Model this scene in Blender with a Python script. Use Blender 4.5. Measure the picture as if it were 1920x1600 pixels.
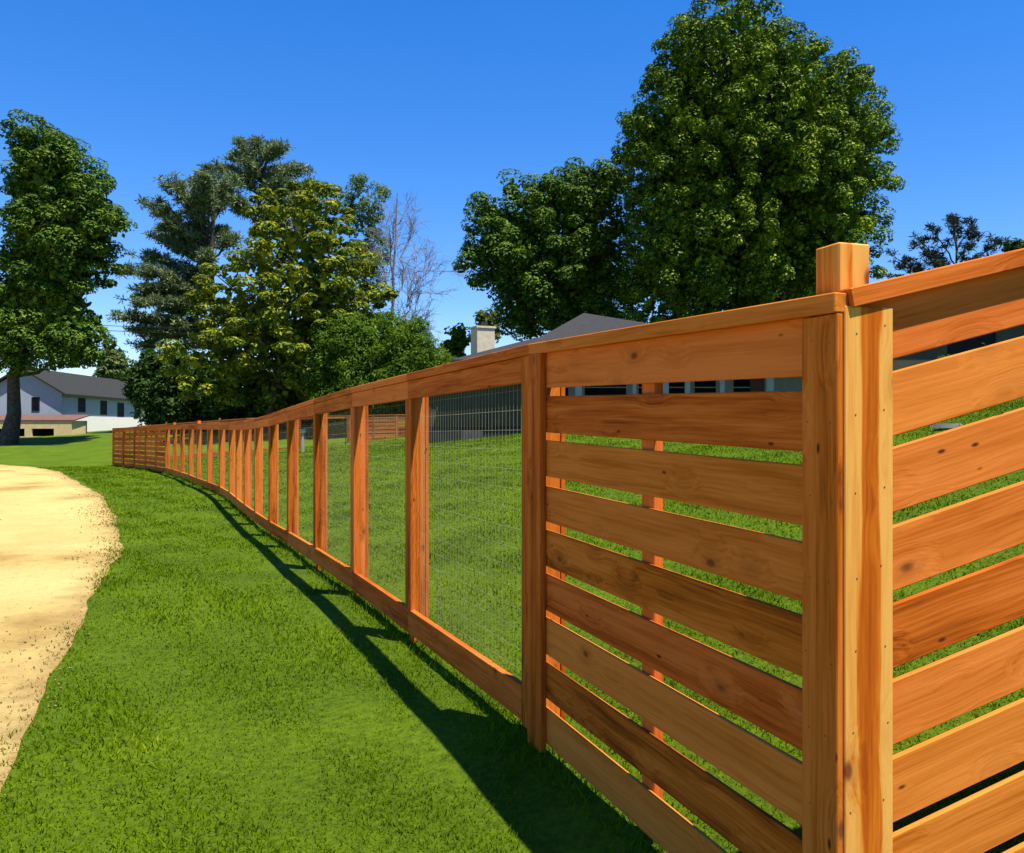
import bpy, bmesh, math, random
import numpy as np
from mathutils import Vector, Matrix

R = math.radians
S = bpy.context.scene
C = bpy.context.collection
for o in list(bpy.data.objects):
    bpy.data.objects.remove(o)
random.seed(4)
EYE = 1.5
F = 1600.0

# ------------------------------------------------------------------ camera, sky, sun, exposure
cam = bpy.data.cameras.new('camera')
cam.sensor_width = 36
cam.lens = 30
cam.clip_start = 0.05
cam.clip_end = 6000
co = bpy.data.objects.new('camera', cam)
co.location = (0, 0, EYE)
co.rotation_euler = (R(90), 0, 0)
C.objects.link(co)
S.camera = co

SUN_EL, SUN_AZ = 68.5, 130.0            # azimuth clockwise from +Y
W = bpy.data.worlds.new('World')
S.world = W
W.use_nodes = True
nt = W.node_tree
sky = nt.nodes.new('ShaderNodeTexSky')
sky.sky_type = 'NISHITA'
sky.sun_disc = False
sky.sun_elevation = R(SUN_EL)
sky.sun_rotation = R(SUN_AZ)
sky.altitude = 1200
sky.air_density = 1.0
sky.dust_density = 0.0
sky.ozone_density = 4.0
hs = nt.nodes.new('ShaderNodeHueSaturation')
hs.inputs['Saturation'].default_value = 1.58
hs.inputs['Hue'].default_value = .5155
bg = nt.nodes['Background']
bg.inputs['Strength'].default_value = 0.11
hs.inputs['Value'].default_value = 1.55
gm = nt.nodes.new('ShaderNodeGamma')
gm.inputs['Gamma'].default_value = .74
nt.links.new(sky.outputs[0], gm.inputs['Color'])
nt.links.new(gm.outputs[0], hs.inputs['Color'])
nt.links.new(hs.outputs[0], bg.inputs['Color'])

sl = bpy.data.lights.new('sun', 'SUN')
sl.energy = 5.0
sl.angle = R(0.5)
sl.color = (1.0, 0.94, 0.84)
so = bpy.data.objects.new('sun', sl)
sv = Vector((math.cos(R(SUN_EL)) * math.sin(R(SUN_AZ)), math.cos(R(SUN_EL)) * math.cos(R(SUN_AZ)), math.sin(R(SUN_EL))))
so.rotation_euler = sv.to_track_quat('Z', 'Y').to_euler()
so.location = (10, -10, 30)
C.objects.link(so)
S.view_settings.view_transform = 'Standard'
S.view_settings.look = 'None'
S.view_settings.exposure = 0.95
S.view_settings.gamma = 1.0
S.view_settings.use_curve_mapping = False

# ------------------------------------------------------------------ helpers
def tag(o, label=None, cat=None, group=None, kind=None):
    if label: o['label'] = label
    if cat: o['category'] = cat
    if group: o['group'] = group
    if kind: o['kind'] = kind
    return o

def empty(name, loc, label, cat, group=None):
    o = bpy.data.objects.new(name, None)
    o.empty_display_size = .2
    C.objects.link(o)
    o.location = loc
    return tag(o, label, cat, group)

def mesh_np(name, verts, faces, mat, parent=None):
    """verts (n,3), faces: list of (m,k) int arrays"""
    me = bpy.data.meshes.new(name)
    verts = np.asarray(verts, dtype=np.float32)
    me.vertices.add(len(verts))
    me.vertices.foreach_set('co', verts.ravel())
    idx = np.concatenate([f.ravel() for f in faces]).astype(np.int32)
    tot = np.concatenate([np.full(len(f), f.shape[1]) for f in faces]).astype(np.int32)
    st = np.concatenate([[0], np.cumsum(tot)[:-1]]).astype(np.int32)
    me.loops.add(len(idx))
    me.loops.foreach_set('vertex_index', idx)
    me.polygons.add(len(tot))
    me.polygons.foreach_set('loop_start', st)
    me.polygons.foreach_set('loop_total', tot)
    me.update(calc_edges=True)
    if mat: me.materials.append(mat)
    o = bpy.data.objects.new(name, me)
    C.objects.link(o)
    if parent: o.parent = parent
    return o

def put(o, M, parent=None):
    if parent:
        o.parent = parent
        o.matrix_basis = parent.matrix_basis.inverted() @ M
    else:
        o.matrix_basis = M
    return o

_box = {}
def box_mesh(name, l, t, w, mat, bev):
    key = (name, round(l, 4), round(t, 4), round(w, 4), mat.name, bev)
    if key in _box: return _box[key]
    bm = bmesh.new()
    bmesh.ops.create_cube(bm, size=1)
    for v in bm.verts: v.co = (v.co.x * l, v.co.y * t, v.co.z * w)
    if bev > 0:
        bmesh.ops.bevel(bm, geom=bm.edges[:], offset=bev, segments=1, affect='EDGES', profile=.5)
    me = bpy.data.meshes.new(name)
    bm.to_mesh(me); bm.free()
    me.materials.append(mat)
    _box[key] = me
    return me

def board(name, A, B, n, t, w, mat, parent, bev=0.0):
    """plank from A to B (centre line); n = thickness direction, t thickness, w width"""
    A, B, n = Vector(A), Vector(B), Vector(n)
    x = (B - A); l = x.length; x.normalize()
    y = (n - x * n.dot(x)).normalized()
    z = x.cross(y)
    o = bpy.data.objects.new(name, box_mesh(name, l, t, w, mat, bev))
    C.objects.link(o)
    M = Matrix((x, y, z)).transposed().to_4x4()
    M.translation = (A + B) / 2
    return put(o, M, parent)

def block(name, lo, hi, mat, parent=None, bev=0.0):
    lo, hi = Vector(lo), Vector(hi)
    d = hi - lo
    o = bpy.data.objects.new(name, box_mesh(name, d.x, d.y, d.z, mat, bev))
    C.objects.link(o)
    return put(o, Matrix.Translation((lo + hi) / 2), parent)

def poly_obj(name, verts, faces, mat, parent=None):
    me = bpy.data.meshes.new(name)
    off = parent.location if parent else Vector((0, 0, 0))
    me.from_pydata([tuple(Vector(v) - off) for v in verts], [], faces)
    me.update()
    me.materials.append(mat)
    o = bpy.data.objects.new(name, me)
    C.objects.link(o)
    if parent: o.parent = parent
    return o

class Tubes:
    def __init__(s): s.v = []; s.q = []; s.n = 0
    def add(s, pts, rad, k=6):
        pts = np.asarray(pts, float); m = len(pts)
        rad = np.broadcast_to(np.asarray(rad, float), (m,))
        t = np.gradient(pts, axis=0)
        t /= np.linalg.norm(t, axis=1)[:, None] + 1e-9
        ref = np.array([0.31, 0.2, 0.93]) if abs(t[0][2]) < .9 else np.array([1., .1, 0.])
        a = np.cross(t, ref); a /= np.linalg.norm(a, axis=1)[:, None] + 1e-9
        b = np.cross(t, a)
        th = np.arange(k) * 2 * np.pi / k
        ring = pts[:, None, :] + rad[:, None, None] * (np.cos(th)[None, :, None] * a[:, None, :] + np.sin(th)[None, :, None] * b[:, None, :])
        s.v.append(ring.reshape(-1, 3))
        i = np.arange(m - 1)[:, None] * k; j = np.arange(k)[None, :]; j2 = (j + 1) % k
        q = np.stack([i + j, i + j2, i + k + j2, i + k + j], -1).reshape(-1, 4) + s.n
        s.q.append(q); s.n += m * k
    def build(s, name, mat, parent=None):
        off = np.array(parent.location) if parent else 0
        o = mesh_np(name, np.concatenate(s.v) - off, [np.concatenate(s.q)], mat, parent)
        o.data.polygons.foreach_set('use_smooth', np.ones(len(o.data.polygons), bool))
        return o

# ------------------------------------------------------------------ terrain
dL = Vector((-.3694, .9293, 0)); dR = Vector((.951, .309, 0))
C0 = Vector((.8167, 2.142, 0))
front = [(C0.x, C0.y), (C0.x + dL.x * 1.98, C0.y + dL.y * 1.98)]
for q in [5.9, 7.56, 9.34, 11.2, 13.0, 14.85, 16.55, 18.2, 19.9]:
    front.append((.086 - .42 * (q - 3.98), q))
front += [(-7.48, 21.81), (-8.45, 23.67), (-9.43, 25.53), (-10.38, 27.4), (-11.37, 29.25), (-12.36, 31.1), (-13.38, 32.94),
          (-14.51, 34.71), (-15.68, 36.46), (-16.91, 38.16), (-18.16, 39.85), (-19.43, 41.51)]
fx = np.array([p[0] for p in front]); fy = np.array([p[1] for p in front])
FXX = np.concatenate([[C0.x + .3975 * 12], fx, [fx[-1] - 30]]); FYY = np.concatenate([[C0.y - 12], fy, [fy[-1] + 40]])
HY = [-20, 2.1, 4, 5.9, 7.5, 9.3, 11.4, 13, 15, 16.5, 18, 24, 30, 34, 42.7, 48, 60, 75, 100, 400, 4000]
HZ = [0, -.02, .02, 0, -.01, -.06, -.12, -.18, -.22, -.25, -.26, -.26, -.29, -.32, -.44, -.2, .62, .8, 1.0, 1.0, 1.0]
SY = [2, 8, 24, 36, 46, 70, 200, 4000]
SS = [.24, .22, .17, .105, .075, .05, .02, 0]

def ground(X, Y):
    X = np.asarray(X, float); Y = np.asarray(Y, float)
    hf = np.interp(Y, HY, HZ)
    u = .92 * (X - np.interp(Y, FYY, FXX))
    up = .5 * (u + np.sqrt(u * u + .3)) 
    up = np.minimum(up, 30) - .27 * 0
    h = hf + np.interp(Y, SY, SS) * (up - .27)
    return h + .012 * np.sin(X * 1.7 + Y * .6) * np.sin(Y * 1.1 - X * .4)

def gz(X, Y): return float(ground(X, Y))
def P(px, py, y): return Vector(((px - 960) / F * y, y, EYE + (800 - py) / F * y))
def gpx(px, py):
    """ground point seen at photo pixel"""
    ys = np.geomspace(2, 140, 4000)
    d = (EYE + (800 - py) / F * ys) - ground((px - 960) / F * ys, ys)
    i = int(np.argmax(d <= 0)) if (d <= 0).any() else len(ys) - 1
    y = ys[i]
    return ((px - 960) / F * y, y)

# ------------------------------------------------------------------ materials
def newmat(name):
    m = bpy.data.materials.new(name)
    m.use_nodes = True
    return m, m.node_tree, m.node_tree.nodes, m.node_tree.links, m.node_tree.nodes['Principled BSDF']

def ramp(nodes, stops):
    r = nodes.new('ShaderNodeValToRGB')
    e = r.color_ramp.elements
    while len(e) < len(stops): e.new(.5)
    for el, (p, c) in zip(e, stops):
        el.position = p; el.color = (*c, 1)
    return r

def plain(name, col, rough=.7, noise=8, amount=.15, bump=.0, spec=.3):
    m, t, N, L, b = newmat(name)
    tc = N.new('ShaderNodeTexCoord')
    nz = N.new('ShaderNodeTexNoise'); nz.inputs['Scale'].default_value = noise; nz.inputs['Detail'].default_value = 6
    L.new(tc.outputs['Object'], nz.inputs['Vector'])
    c0 = tuple(max(0, x * (1 - amount)) for x in col); c1 = tuple(x * (1 + amount) for x in col)
    r = ramp(N, [(.3, c0), (.7, c1)])
    L.new(nz.outputs['Fac'], r.inputs['Fac']); L.new(r.outputs[0], b.inputs['Base Color'])
    b.inputs['Roughness'].default_value = rough
    b.inputs['Specular IOR Level'].default_value = spec
    if bump:
        bp = N.new('ShaderNodeBump'); bp.inputs['Strength'].default_value = bump; bp.inputs['Distance'].default_value = .02
        L.new(nz.outputs['Fac'], bp.inputs['Height']); L.new(bp.outputs[0], b.inputs['Normal'])
    return m

def wood(name, heart=None, dark=(.15, .025, .002), mid=(.45, .096, .007), light=(.70, .192, .032), sat=1.0):
    m, t, N, L, b = newmat(name)
    tc = N.new('ShaderNodeTexCoord'); oi = N.new('ShaderNodeObjectInfo')
    mul = N.new('ShaderNodeVectorMath'); mul.operation = 'MULTIPLY'
    cmb = N.new('ShaderNodeCombineXYZ')
    for i in range(3): L.new(oi.outputs['Random'], cmb.inputs[i])
    mul.inputs[1].default_value = (173., 91., 57.)
    L.new(cmb.outputs[0], mul.inputs[0])
    add = N.new('ShaderNodeVectorMath'); add.operation = 'ADD'
    L.new(tc.outputs['Object'], add.inputs[0]); L.new(mul.outputs[0], add.inputs[1])
    # knots: sparse cells
    ksc = N.new('ShaderNodeVectorMath'); ksc.operation = 'MULTIPLY'; ksc.inputs[1].default_value = (3.2, 7., 6.)
    L.new(add.outputs[0], ksc.inputs[0])
    vo = N.new('ShaderNodeTexVoronoi'); vo.inputs['Scale'].default_value = 1.0
    L.new(ksc.outputs[0], vo.inputs['Vector'])
    kn = N.new('ShaderNodeMapRange'); kn.inputs['From Min'].default_value = .045; kn.inputs['From Max'].default_value = .10
    kn.inputs['To Min'].default_value = 1; kn.inputs['To Max'].default_value = 0
    L.new(vo.outputs['Distance'], kn.inputs['Value'])
    halo = N.new('ShaderNodeMapRange'); halo.inputs['From Min'].default_value = .05; halo.inputs['From Max'].default_value = .42
    halo.inputs['To Min'].default_value = 1; halo.inputs['To Max'].default_value = 0
    L.new(vo.outputs['Distance'], halo.inputs['Value'])
    # distorted stretched grain
    dn = N.new('ShaderNodeTexNoise'); dn.inputs['Scale'].default_value = 2.2; dn.inputs['Detail'].default_value = 2
    L.new(add.outputs[0], dn.inputs['Vector'])
    dm = N.new('ShaderNodeVectorMath'); dm.operation = 'SCALE'; dm.inputs['Scale'].default_value = .03
    L.new(dn.outputs['Color'], dm.inputs[0])
    ad2 = N.new('ShaderNodeVectorMath'); ad2.operation = 'ADD'
    L.new(add.outputs[0], ad2.inputs[0]); L.new(dm.outputs[0], ad2.inputs[1])
    hm = N.new('ShaderNodeVectorMath'); hm.operation = 'SCALE'; 
    hmul = N.new('ShaderNodeMath'); hmul.operation = 'MULTIPLY'; hmul.inputs[1].default_value = .035
    L.new(halo.outputs[0], hmul.inputs[0]); L.new(hmul.outputs[0], hm.inputs['Scale']); hm.inputs[0].default_value = (0, 1, 1)
    ad3 = N.new('ShaderNodeVectorMath'); ad3.operation = 'ADD'
    L.new(ad2.outputs[0], ad3.inputs[0]); L.new(hm.outputs[0], ad3.inputs[1])
    st = N.new('ShaderNodeVectorMath'); st.operation = 'MULTIPLY'; st.inputs[1].default_value = (.45, 11, 11)
    L.new(ad3.outputs[0], st.inputs[0])
    g1 = N.new('ShaderNodeTexNoise'); g1.inputs['Scale'].default_value = 1.6; g1.inputs['Detail'].default_value = 6; g1.inputs['Roughness'].default_value = .62
    L.new(st.outputs[0], g1.inputs['Vector'])
    st2 = N.new('ShaderNodeVectorMath'); st2.operation = 'MULTIPLY'; st2.inputs[1].default_value = (1.6, 75, 75)
    L.new(ad3.outputs[0], st2.inputs[0])
    g2 = N.new('ShaderNodeTexNoise'); g2.inputs['Scale'].default_value = 1.5; g2.inputs['Detail'].default_value = 4
    L.new(st2.outputs[0], g2.inputs['Vector'])
    mx = N.new('ShaderNodeMath'); mx.operation = 'MULTIPLY_ADD'; mx.inputs[1].default_value = .55
    L.new(g2.outputs['Fac'], mx.inputs[0])
    L.new(g1.outputs['Fac'], mx.inputs[2])          # about .35 to .9
    # each board sits at its own tone
    tone = N.new('ShaderNodeMath'); tone.operation = 'MULTIPLY_ADD'; tone.inputs[1].default_value = .33; tone.inputs[2].default_value = -.485
    if heart is not None: tone.inputs[1].default_value = 0; tone.inputs[2].default_value = -.32
    L.new(oi.outputs['Random'], tone.inputs[0])
    fac = N.new('ShaderNodeMath'); fac.operation = 'ADD'
    bl = N.new('ShaderNodeTexNoise'); bl.inputs['Scale'].default_value = 1.0; bl.inputs['Detail'].default_value = 3
    bs = N.new('ShaderNodeVectorMath'); bs.operation = 'MULTIPLY'; bs.inputs[1].default_value = (2.2, 7, 7)
    L.new(add.outputs[0], bs.inputs[0]); L.new(bs.outputs[0], bl.inputs['Vector'])
    tb_ = N.new('ShaderNodeMath'); tb_.operation = 'MULTIPLY_ADD'; tb_.inputs[1].default_value = .24
    L.new(bl.outputs['Fac'], tb_.inputs[0]); L.new(tone.outputs[0], tb_.inputs[2])
    L.new(mx.outputs[0], fac.inputs[0]); L.new(tb_.outputs[0], fac.inputs[1])
    last = fac.outputs[0]
    if heart is not None:
        # heartwood stripe along the board: pale sapwood outside z0..z1
        z0, z1, soft, gain = heart
        sp = N.new('ShaderNodeSeparateXYZ'); L.new(tc.outputs['Object'], sp.inputs[0])
        wn = N.new('ShaderNodeTexNoise'); wn.inputs['Scale'].default_value = 2.0; wn.inputs['Detail'].default_value = 2
        w3 = N.new('ShaderNodeVectorMath'); w3.operation = 'MULTIPLY'; w3.inputs[1].default_value = (1, 6, 6)
        L.new(add.outputs[0], w3.inputs[0]); L.new(w3.outputs[0], wn.inputs['Vector'])
        wz = N.new('ShaderNodeMath'); wz.operation = 'MULTIPLY_ADD'; wz.inputs[1].default_value = .05
        L.new(wn.outputs['Fac'], wz.inputs[0]); L.new(sp.outputs['Z'], wz.inputs[2])
        a = N.new('ShaderNodeMapRange'); a.interpolation_type = 'SMOOTHSTEP'
        a.inputs['From Min'].default_value = z0 + .025 - soft; a.inputs['From Max'].default_value = z0 + .025 + soft
        c = N.new('ShaderNodeMapRange'); c.interpolation_type = 'SMOOTHSTEP'
        c.inputs['From Min'].default_value = z1 + .025 - soft; c.inputs['From Max'].default_value = z1 + .025 + soft
        c.inputs['To Min'].default_value = 1; c.inputs['To Max'].default_value = 0
        L.new(wz.outputs[0], a.inputs['Value']); L.new(wz.outputs[0], c.inputs['Value'])
        hmix = N.new('ShaderNodeMath'); hmix.operation = 'MULTIPLY'
        L.new(a.outputs[0], hmix.inputs[0]); L.new(c.outputs[0], hmix.inputs[1])
        hs_ = N.new('ShaderNodeMath'); hs_.operation = 'MULTIPLY_ADD'; hs_.inputs[1].default_value = -.42; hs_.inputs[2].default_value = gain
        L.new(hmix.outputs[0], hs_.inputs[0])
        f2 = N.new('ShaderNodeMath'); f2.operation = 'ADD'
        L.new(last, f2.inputs[0]); L.new(hs_.outputs[0], f2.inputs[1]); last = f2.outputs[0]
    rp = ramp(N, [(.22, dark), (.46, mid), (.62, tuple((a + b_) / 2 for a, b_ in zip(mid, light))), (.86, light)] if heart is None else
              [(.2, (.34, .062, .004)), (.42, (.50, .112, .006)), (.56, (.58, .165, .012)), (.66, (.66, .255, .04)), (.9, (.74, .36, .075))])
    L.new(last, rp.inputs['Fac'])
    # per-board hue drift
    oim = N.new('ShaderNodeMath'); oim.operation = 'MULTIPLY'; oim.inputs[1].default_value = 37.7
    L.new(oi.outputs['Random'], oim.inputs[0])
    frc = N.new('ShaderNodeMath'); frc.operation = 'FRACT'; L.new(oim.outputs[0], frc.inputs[0])
    hue = N.new('ShaderNodeHueSaturation')
    hr = N.new('ShaderNodeMapRange'); hr.inputs['To Min'].default_value = .495; hr.inputs['To Max'].default_value = .508
    L.new(frc.outputs[0], hr.inputs['Value']); L.new(hr.outputs[0], hue.inputs['Hue'])
    hue.inputs['Saturation'].default_value = sat
    L.new(rp.outputs[0], hue.inputs['Color'])
    km = N.new('ShaderNodeMix'); km.data_type = 'RGBA'
    kf = N.new('ShaderNodeMath'); kf.operation = 'MULTIPLY'; kf.inputs[1].default_value = .95
    L.new(kn.outputs[0], kf.inputs[0]); L.new(kf.outputs[0], km.inputs[0])
    L.new(hue.outputs[0], km.inputs[6]); km.inputs[7].default_value = (.075, .018, .005, 1)
    ps = N.new('ShaderNodeVectorMath'); ps.operation = 'MULTIPLY'; ps.inputs[1].default_value = (9., 24., 22.)
    L.new(add.outputs[0], ps.inputs[0])
    v2 = N.new('ShaderNodeTexVoronoi'); v2.inputs['Scale'].default_value = 1.0; L.new(ps.outputs[0], v2.inputs['Vector'])
    sc_ = N.new('ShaderNodeSeparateColor'); L.new(v2.outputs['Color'], sc_.inputs[0])
    gt = N.new('ShaderNodeMath'); gt.operation = 'GREATER_THAN'; gt.inputs[1].default_value = .87; L.new(sc_.outputs[0], gt.inputs[0])
    pk = N.new('ShaderNodeMapRange'); pk.inputs['From Min'].default_value = .08; pk.inputs['From Max'].default_value = .17
    pk.inputs['To Min'].default_value = 1; pk.inputs['To Max'].default_value = 0
    L.new(v2.outputs['Distance'], pk.inputs['Value'])
    pm = N.new('ShaderNodeMath'); pm.operation = 'MULTIPLY'; L.new(pk.outputs[0], pm.inputs[0]); L.new(gt.outputs[0], pm.inputs[1])
    kmx = N.new('ShaderNodeMath'); kmx.operation = 'MAXIMUM'; L.new(kn.outputs[0], kmx.inputs[0]); L.new(pm.outputs[0], kmx.inputs[1])
    L.new(kmx.outputs[0], kf.inputs[0])
    hk = N.new('ShaderNodeMix'); hk.data_type = 'RGBA'
    hf_ = N.new('ShaderNodeMath'); hf_.operation = 'POWER'; hf_.inputs[1].default_value = 3
    L.new(halo.outputs[0], hf_.inputs[0])
    hf2 = N.new('ShaderNodeMath'); hf2.operation = 'MULTIPLY'; hf2.inputs[1].default_value = .5
    L.new(hf_.outputs[0], hf2.inputs[0]); L.new(hf2.outputs[0], hk.inputs[0])
    L.new(km.outputs[2], hk.inputs[6]); hk.inputs[7].default_value = (.30, .085, .018, 1)
    L.new(hk.outputs[2], b.inputs['Base Color'])
    bp = N.new('ShaderNodeBump'); bp.inputs['Strength'].default_value = .35; bp.inputs['Distance'].default_value = .002
    L.new(g2.outputs['Fac'], bp.inputs['Height']); L.new(bp.outputs[0], b.inputs['Normal'])
    b.inputs['Roughness'].default_value = .8
    b.inputs['Specular IOR Level'].default_value = .06
    return m

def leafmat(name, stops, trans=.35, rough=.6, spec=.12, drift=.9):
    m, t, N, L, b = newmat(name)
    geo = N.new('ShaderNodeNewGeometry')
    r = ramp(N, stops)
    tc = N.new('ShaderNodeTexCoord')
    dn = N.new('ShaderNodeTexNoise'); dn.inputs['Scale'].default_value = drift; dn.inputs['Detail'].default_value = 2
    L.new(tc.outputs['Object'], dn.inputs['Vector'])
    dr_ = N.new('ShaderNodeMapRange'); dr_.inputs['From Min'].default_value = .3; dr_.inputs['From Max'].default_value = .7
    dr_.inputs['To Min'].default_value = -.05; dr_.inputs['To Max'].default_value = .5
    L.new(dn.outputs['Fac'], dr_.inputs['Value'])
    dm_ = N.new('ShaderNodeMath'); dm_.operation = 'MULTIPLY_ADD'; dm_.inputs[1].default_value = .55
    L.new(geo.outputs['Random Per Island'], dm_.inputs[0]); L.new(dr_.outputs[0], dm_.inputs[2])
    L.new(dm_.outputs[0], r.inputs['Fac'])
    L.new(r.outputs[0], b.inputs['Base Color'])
    b.inputs['Roughness'].default_value = rough
    b.inputs['Specular IOR Level'].default_value = spec
    tr = N.new('ShaderNodeBsdfTranslucent')
    hb = N.new('ShaderNodeHueSaturation'); hb.inputs['Hue'].default_value = .49; hb.inputs['Value'].default_value = 1.25
    L.new(r.outputs[0], hb.inputs['Color']); L.new(hb.outputs[0], tr.inputs['Color'])
    ms = N.new('ShaderNodeMixShader'); ms.inputs[0].default_value = trans
    L.new(b.outputs[0], ms.inputs[1]); L.new(tr.outputs[0], ms.inputs[2])
    L.new(ms.outputs[0], N['Material Output'].inputs['Surface'])
    return m

M_wood = wood('cedar')
M_woodshade = wood('shade_dark_cedar', dark=(.09, .022, .006), mid=(.20, .060, .016), light=(.34, .13, .04))  # same cedar, colour darkened to stand in for tree shade
M_corner = wood('cedar_heart', heart=(-.026, .036, .006, .25))
M_posttop = wood('cedar_sap', heart=(-.2, .002, .004, .46))
M_wire = plain('galvanised_wire', (.30, .27, .16), .5, 20, .1, spec=.4)
M_bark = plain('bark', (.055, .042, .032), .9, 6, .5, .6)
M_barkgrey = plain('grey_bark', (.16, .14, .15), .9, 6, .3, .3)
M_lawn = None

def lawn_material():
    m, t, N, L, b = newmat('lawn')
    tc = N.new('ShaderNodeTexCoord')
    a = N.new('ShaderNodeTexNoise'); a.inputs['Scale'].default_value = .9; a.inputs['Detail'].default_value = 5
    c = N.new('ShaderNodeTexNoise'); c.inputs['Scale'].default_value = 22; c.inputs['Detail'].default_value = 6; c.inputs['Roughness'].default_value = .7
    for n in (a, c): L.new(tc.outputs['Object'], n.inputs['Vector'])
    r1 = ramp(N, [(.3, (.066, .114, .003)), (.7, (.104, .166, .004))])
    r2 = ramp(N, [(.3, (.45, .5, .4)), (.7, (1.25, 1.2, 1.1))])
    L.new(a.outputs['Fac'], r1.inputs['Fac']); L.new(c.outputs['Fac'], r2.inputs['Fac'])
    mx = N.new('ShaderNodeMix'); mx.data_type = 'RGBA'; mx.blend_type = 'MULTIPLY'; mx.inputs[0].default_value = 1
    L.new(r1.outputs[0], mx.inputs[6]); L.new(r2.outputs[0], mx.inputs[7])
    L.new(mx.outputs[2], b.inputs['Base Color'])
    b.inputs['Roughness'].default_value = .9; b.inputs['Specular IOR Level'].default_value = .1
    bp = N.new('ShaderNodeBump'); bp.inputs['Strength'].default_value = .8; bp.inputs['Distance'].default_value = .05
    L.new(c.outputs['Fac'], bp.inputs['Height']); L.new(bp.outputs[0], b.inputs['Normal'])
    return m

def dirt_material():
    m, t, N, L, b = newmat('sandy_dirt')
    tc = N.new('ShaderNodeTexCoord')
    a = N.new('ShaderNodeTexNoise'); a.inputs['Scale'].default_value = .8; a.inputs['Detail'].default_value = 7; a.inputs['Roughness'].default_value = .6
    mp = N.new('ShaderNodeMapping'); mp.inputs['Scale'].default_value = (.55, .4, 1); mp.inputs['Rotation'].default_value = (0, 0, .5)
    L.new(tc.outputs['Object'], mp.inputs[0]); L.new(mp.outputs[0], a.inputs['Vector'])
    c = N.new('ShaderNodeTexNoise'); c.inputs['Scale'].default_value = 14; c.inputs['Detail'].default_value = 8; c.inputs['Roughness'].default_value = .7
    L.new(tc.outputs['Object'], c.inputs['Vector'])
    f = N.new('ShaderNodeTexNoise'); f.inputs['Scale'].default_value = 90; f.inputs['Detail'].default_value = 4
    L.new(tc.outputs['Object'], f.inputs['Vector'])
    r1 = ramp(N, [(.34, (.28, .175, .050)), (.44, (.44, .315, .105)), (.62, (.51, .385, .140))])
    L.new(a.outputs['Fac'], r1.inputs['Fac'])
    r2 = ramp(N, [(.30, (.45, .36, .24)), (.42, (1, 1, 1)), (.75, (1.06, 1.05, 1.03))])
    L.new(c.outputs['Fac'], r2.inputs['Fac'])
    mx = N.new('ShaderNodeMix'); mx.data_type = 'RGBA'; mx.blend_type = 'MULTIPLY'; mx.inputs[0].default_value = 1
    L.new(r1.outputs[0], mx.inputs[6]); L.new(r2.outputs[0], mx.inputs[7])
    # damp trodden soil and thatch along the edge
    at = N.new('ShaderNodeAttribute'); at.attribute_name = 'edge'
    en = N.new('ShaderNodeTexNoise'); en.inputs['Scale'].default_value = 3.5; en.inputs['Detail'].default_value = 8; en.inputs['Roughness'].default_value = .75
    L.new(tc.outputs['Object'], en.inputs['Vector'])
    em = N.new('ShaderNodeMath'); em.operation = 'MULTIPLY_ADD'; em.inputs[1].default_value = 2.2; em.inputs[2].default_value = -1.1
    L.new(en.outputs['Fac'], em.inputs[0])
    es = N.new('ShaderNodeMath'); es.operation = 'ADD'; L.new(em.outputs[0], es.inputs[0]); L.new(at.outputs['Fac'], es.inputs[1])
    ec = N.new('ShaderNodeMapRange'); ec.inputs['From Min'].default_value = .45; ec.inputs['From Max'].default_value = 1.1; ec.inputs['To Max'].default_value = .85
    L.new(es.outputs[0], ec.inputs['Value'])
    emx = N.new('ShaderNodeMix'); emx.data_type = 'RGBA'
    L.new(ec.outputs[0], emx.inputs[0]); L.new(mx.outputs[2], emx.inputs[6]); emx.inputs[7].default_value = (.26, .165, .055, 1)
    L.new(emx.outputs[2], b.inputs['Base Color'])
    b.inputs['Roughness'].default_value = .95; b.inputs['Specular IOR Level'].default_value = .1
    ad = N.new('ShaderNodeMath'); ad.operation = 'MULTIPLY_ADD'; ad.inputs[1].default_value = .3
    L.new(f.outputs['Fac'], ad.inputs[0]); L.new(c.outputs['Fac'], ad.inputs[2])
    bp = N.new('ShaderNodeBump'); bp.inputs['Strength'].default_value = .8; bp.inputs['Distance'].default_value = .035
    L.new(ad.outputs[0], bp.inputs['Height']); L.new(bp.outputs[0], b.inputs['Normal'])
    return m

# ------------------------------------------------------------------ ground sheet and dirt road
rng = np.random.default_rng(7)
xs = np.concatenate([-np.geomspace(3000, 62, 14), np.arange(-60, 61, .6), np.geomspace(62, 3000, 14)])
ys = np.concatenate([[-1500, -300, -80, -40, -20], np.arange(-12, 70, .5), np.geomspace(72, 3500, 20)])
gx, gy = np.meshgrid(xs, ys)
gzv = ground(gx, gy)
nv, nu = gx.shape
ii = np.arange(nv * nu).reshape(nv, nu)
quads = np.stack([ii[:-1, :-1], ii[:-1, 1:], ii[1:, 1:], ii[1:, :-1]], -1).reshape(-1, 4)
g = mesh_np('lawn', np.stack([gx, gy, gzv], -1).reshape(-1, 3), [quads], lawn_material())
g.data.polygons.foreach_set('use_smooth', np.ones(len(g.data.polygons), bool))
tag(g, kind='structure')

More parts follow.
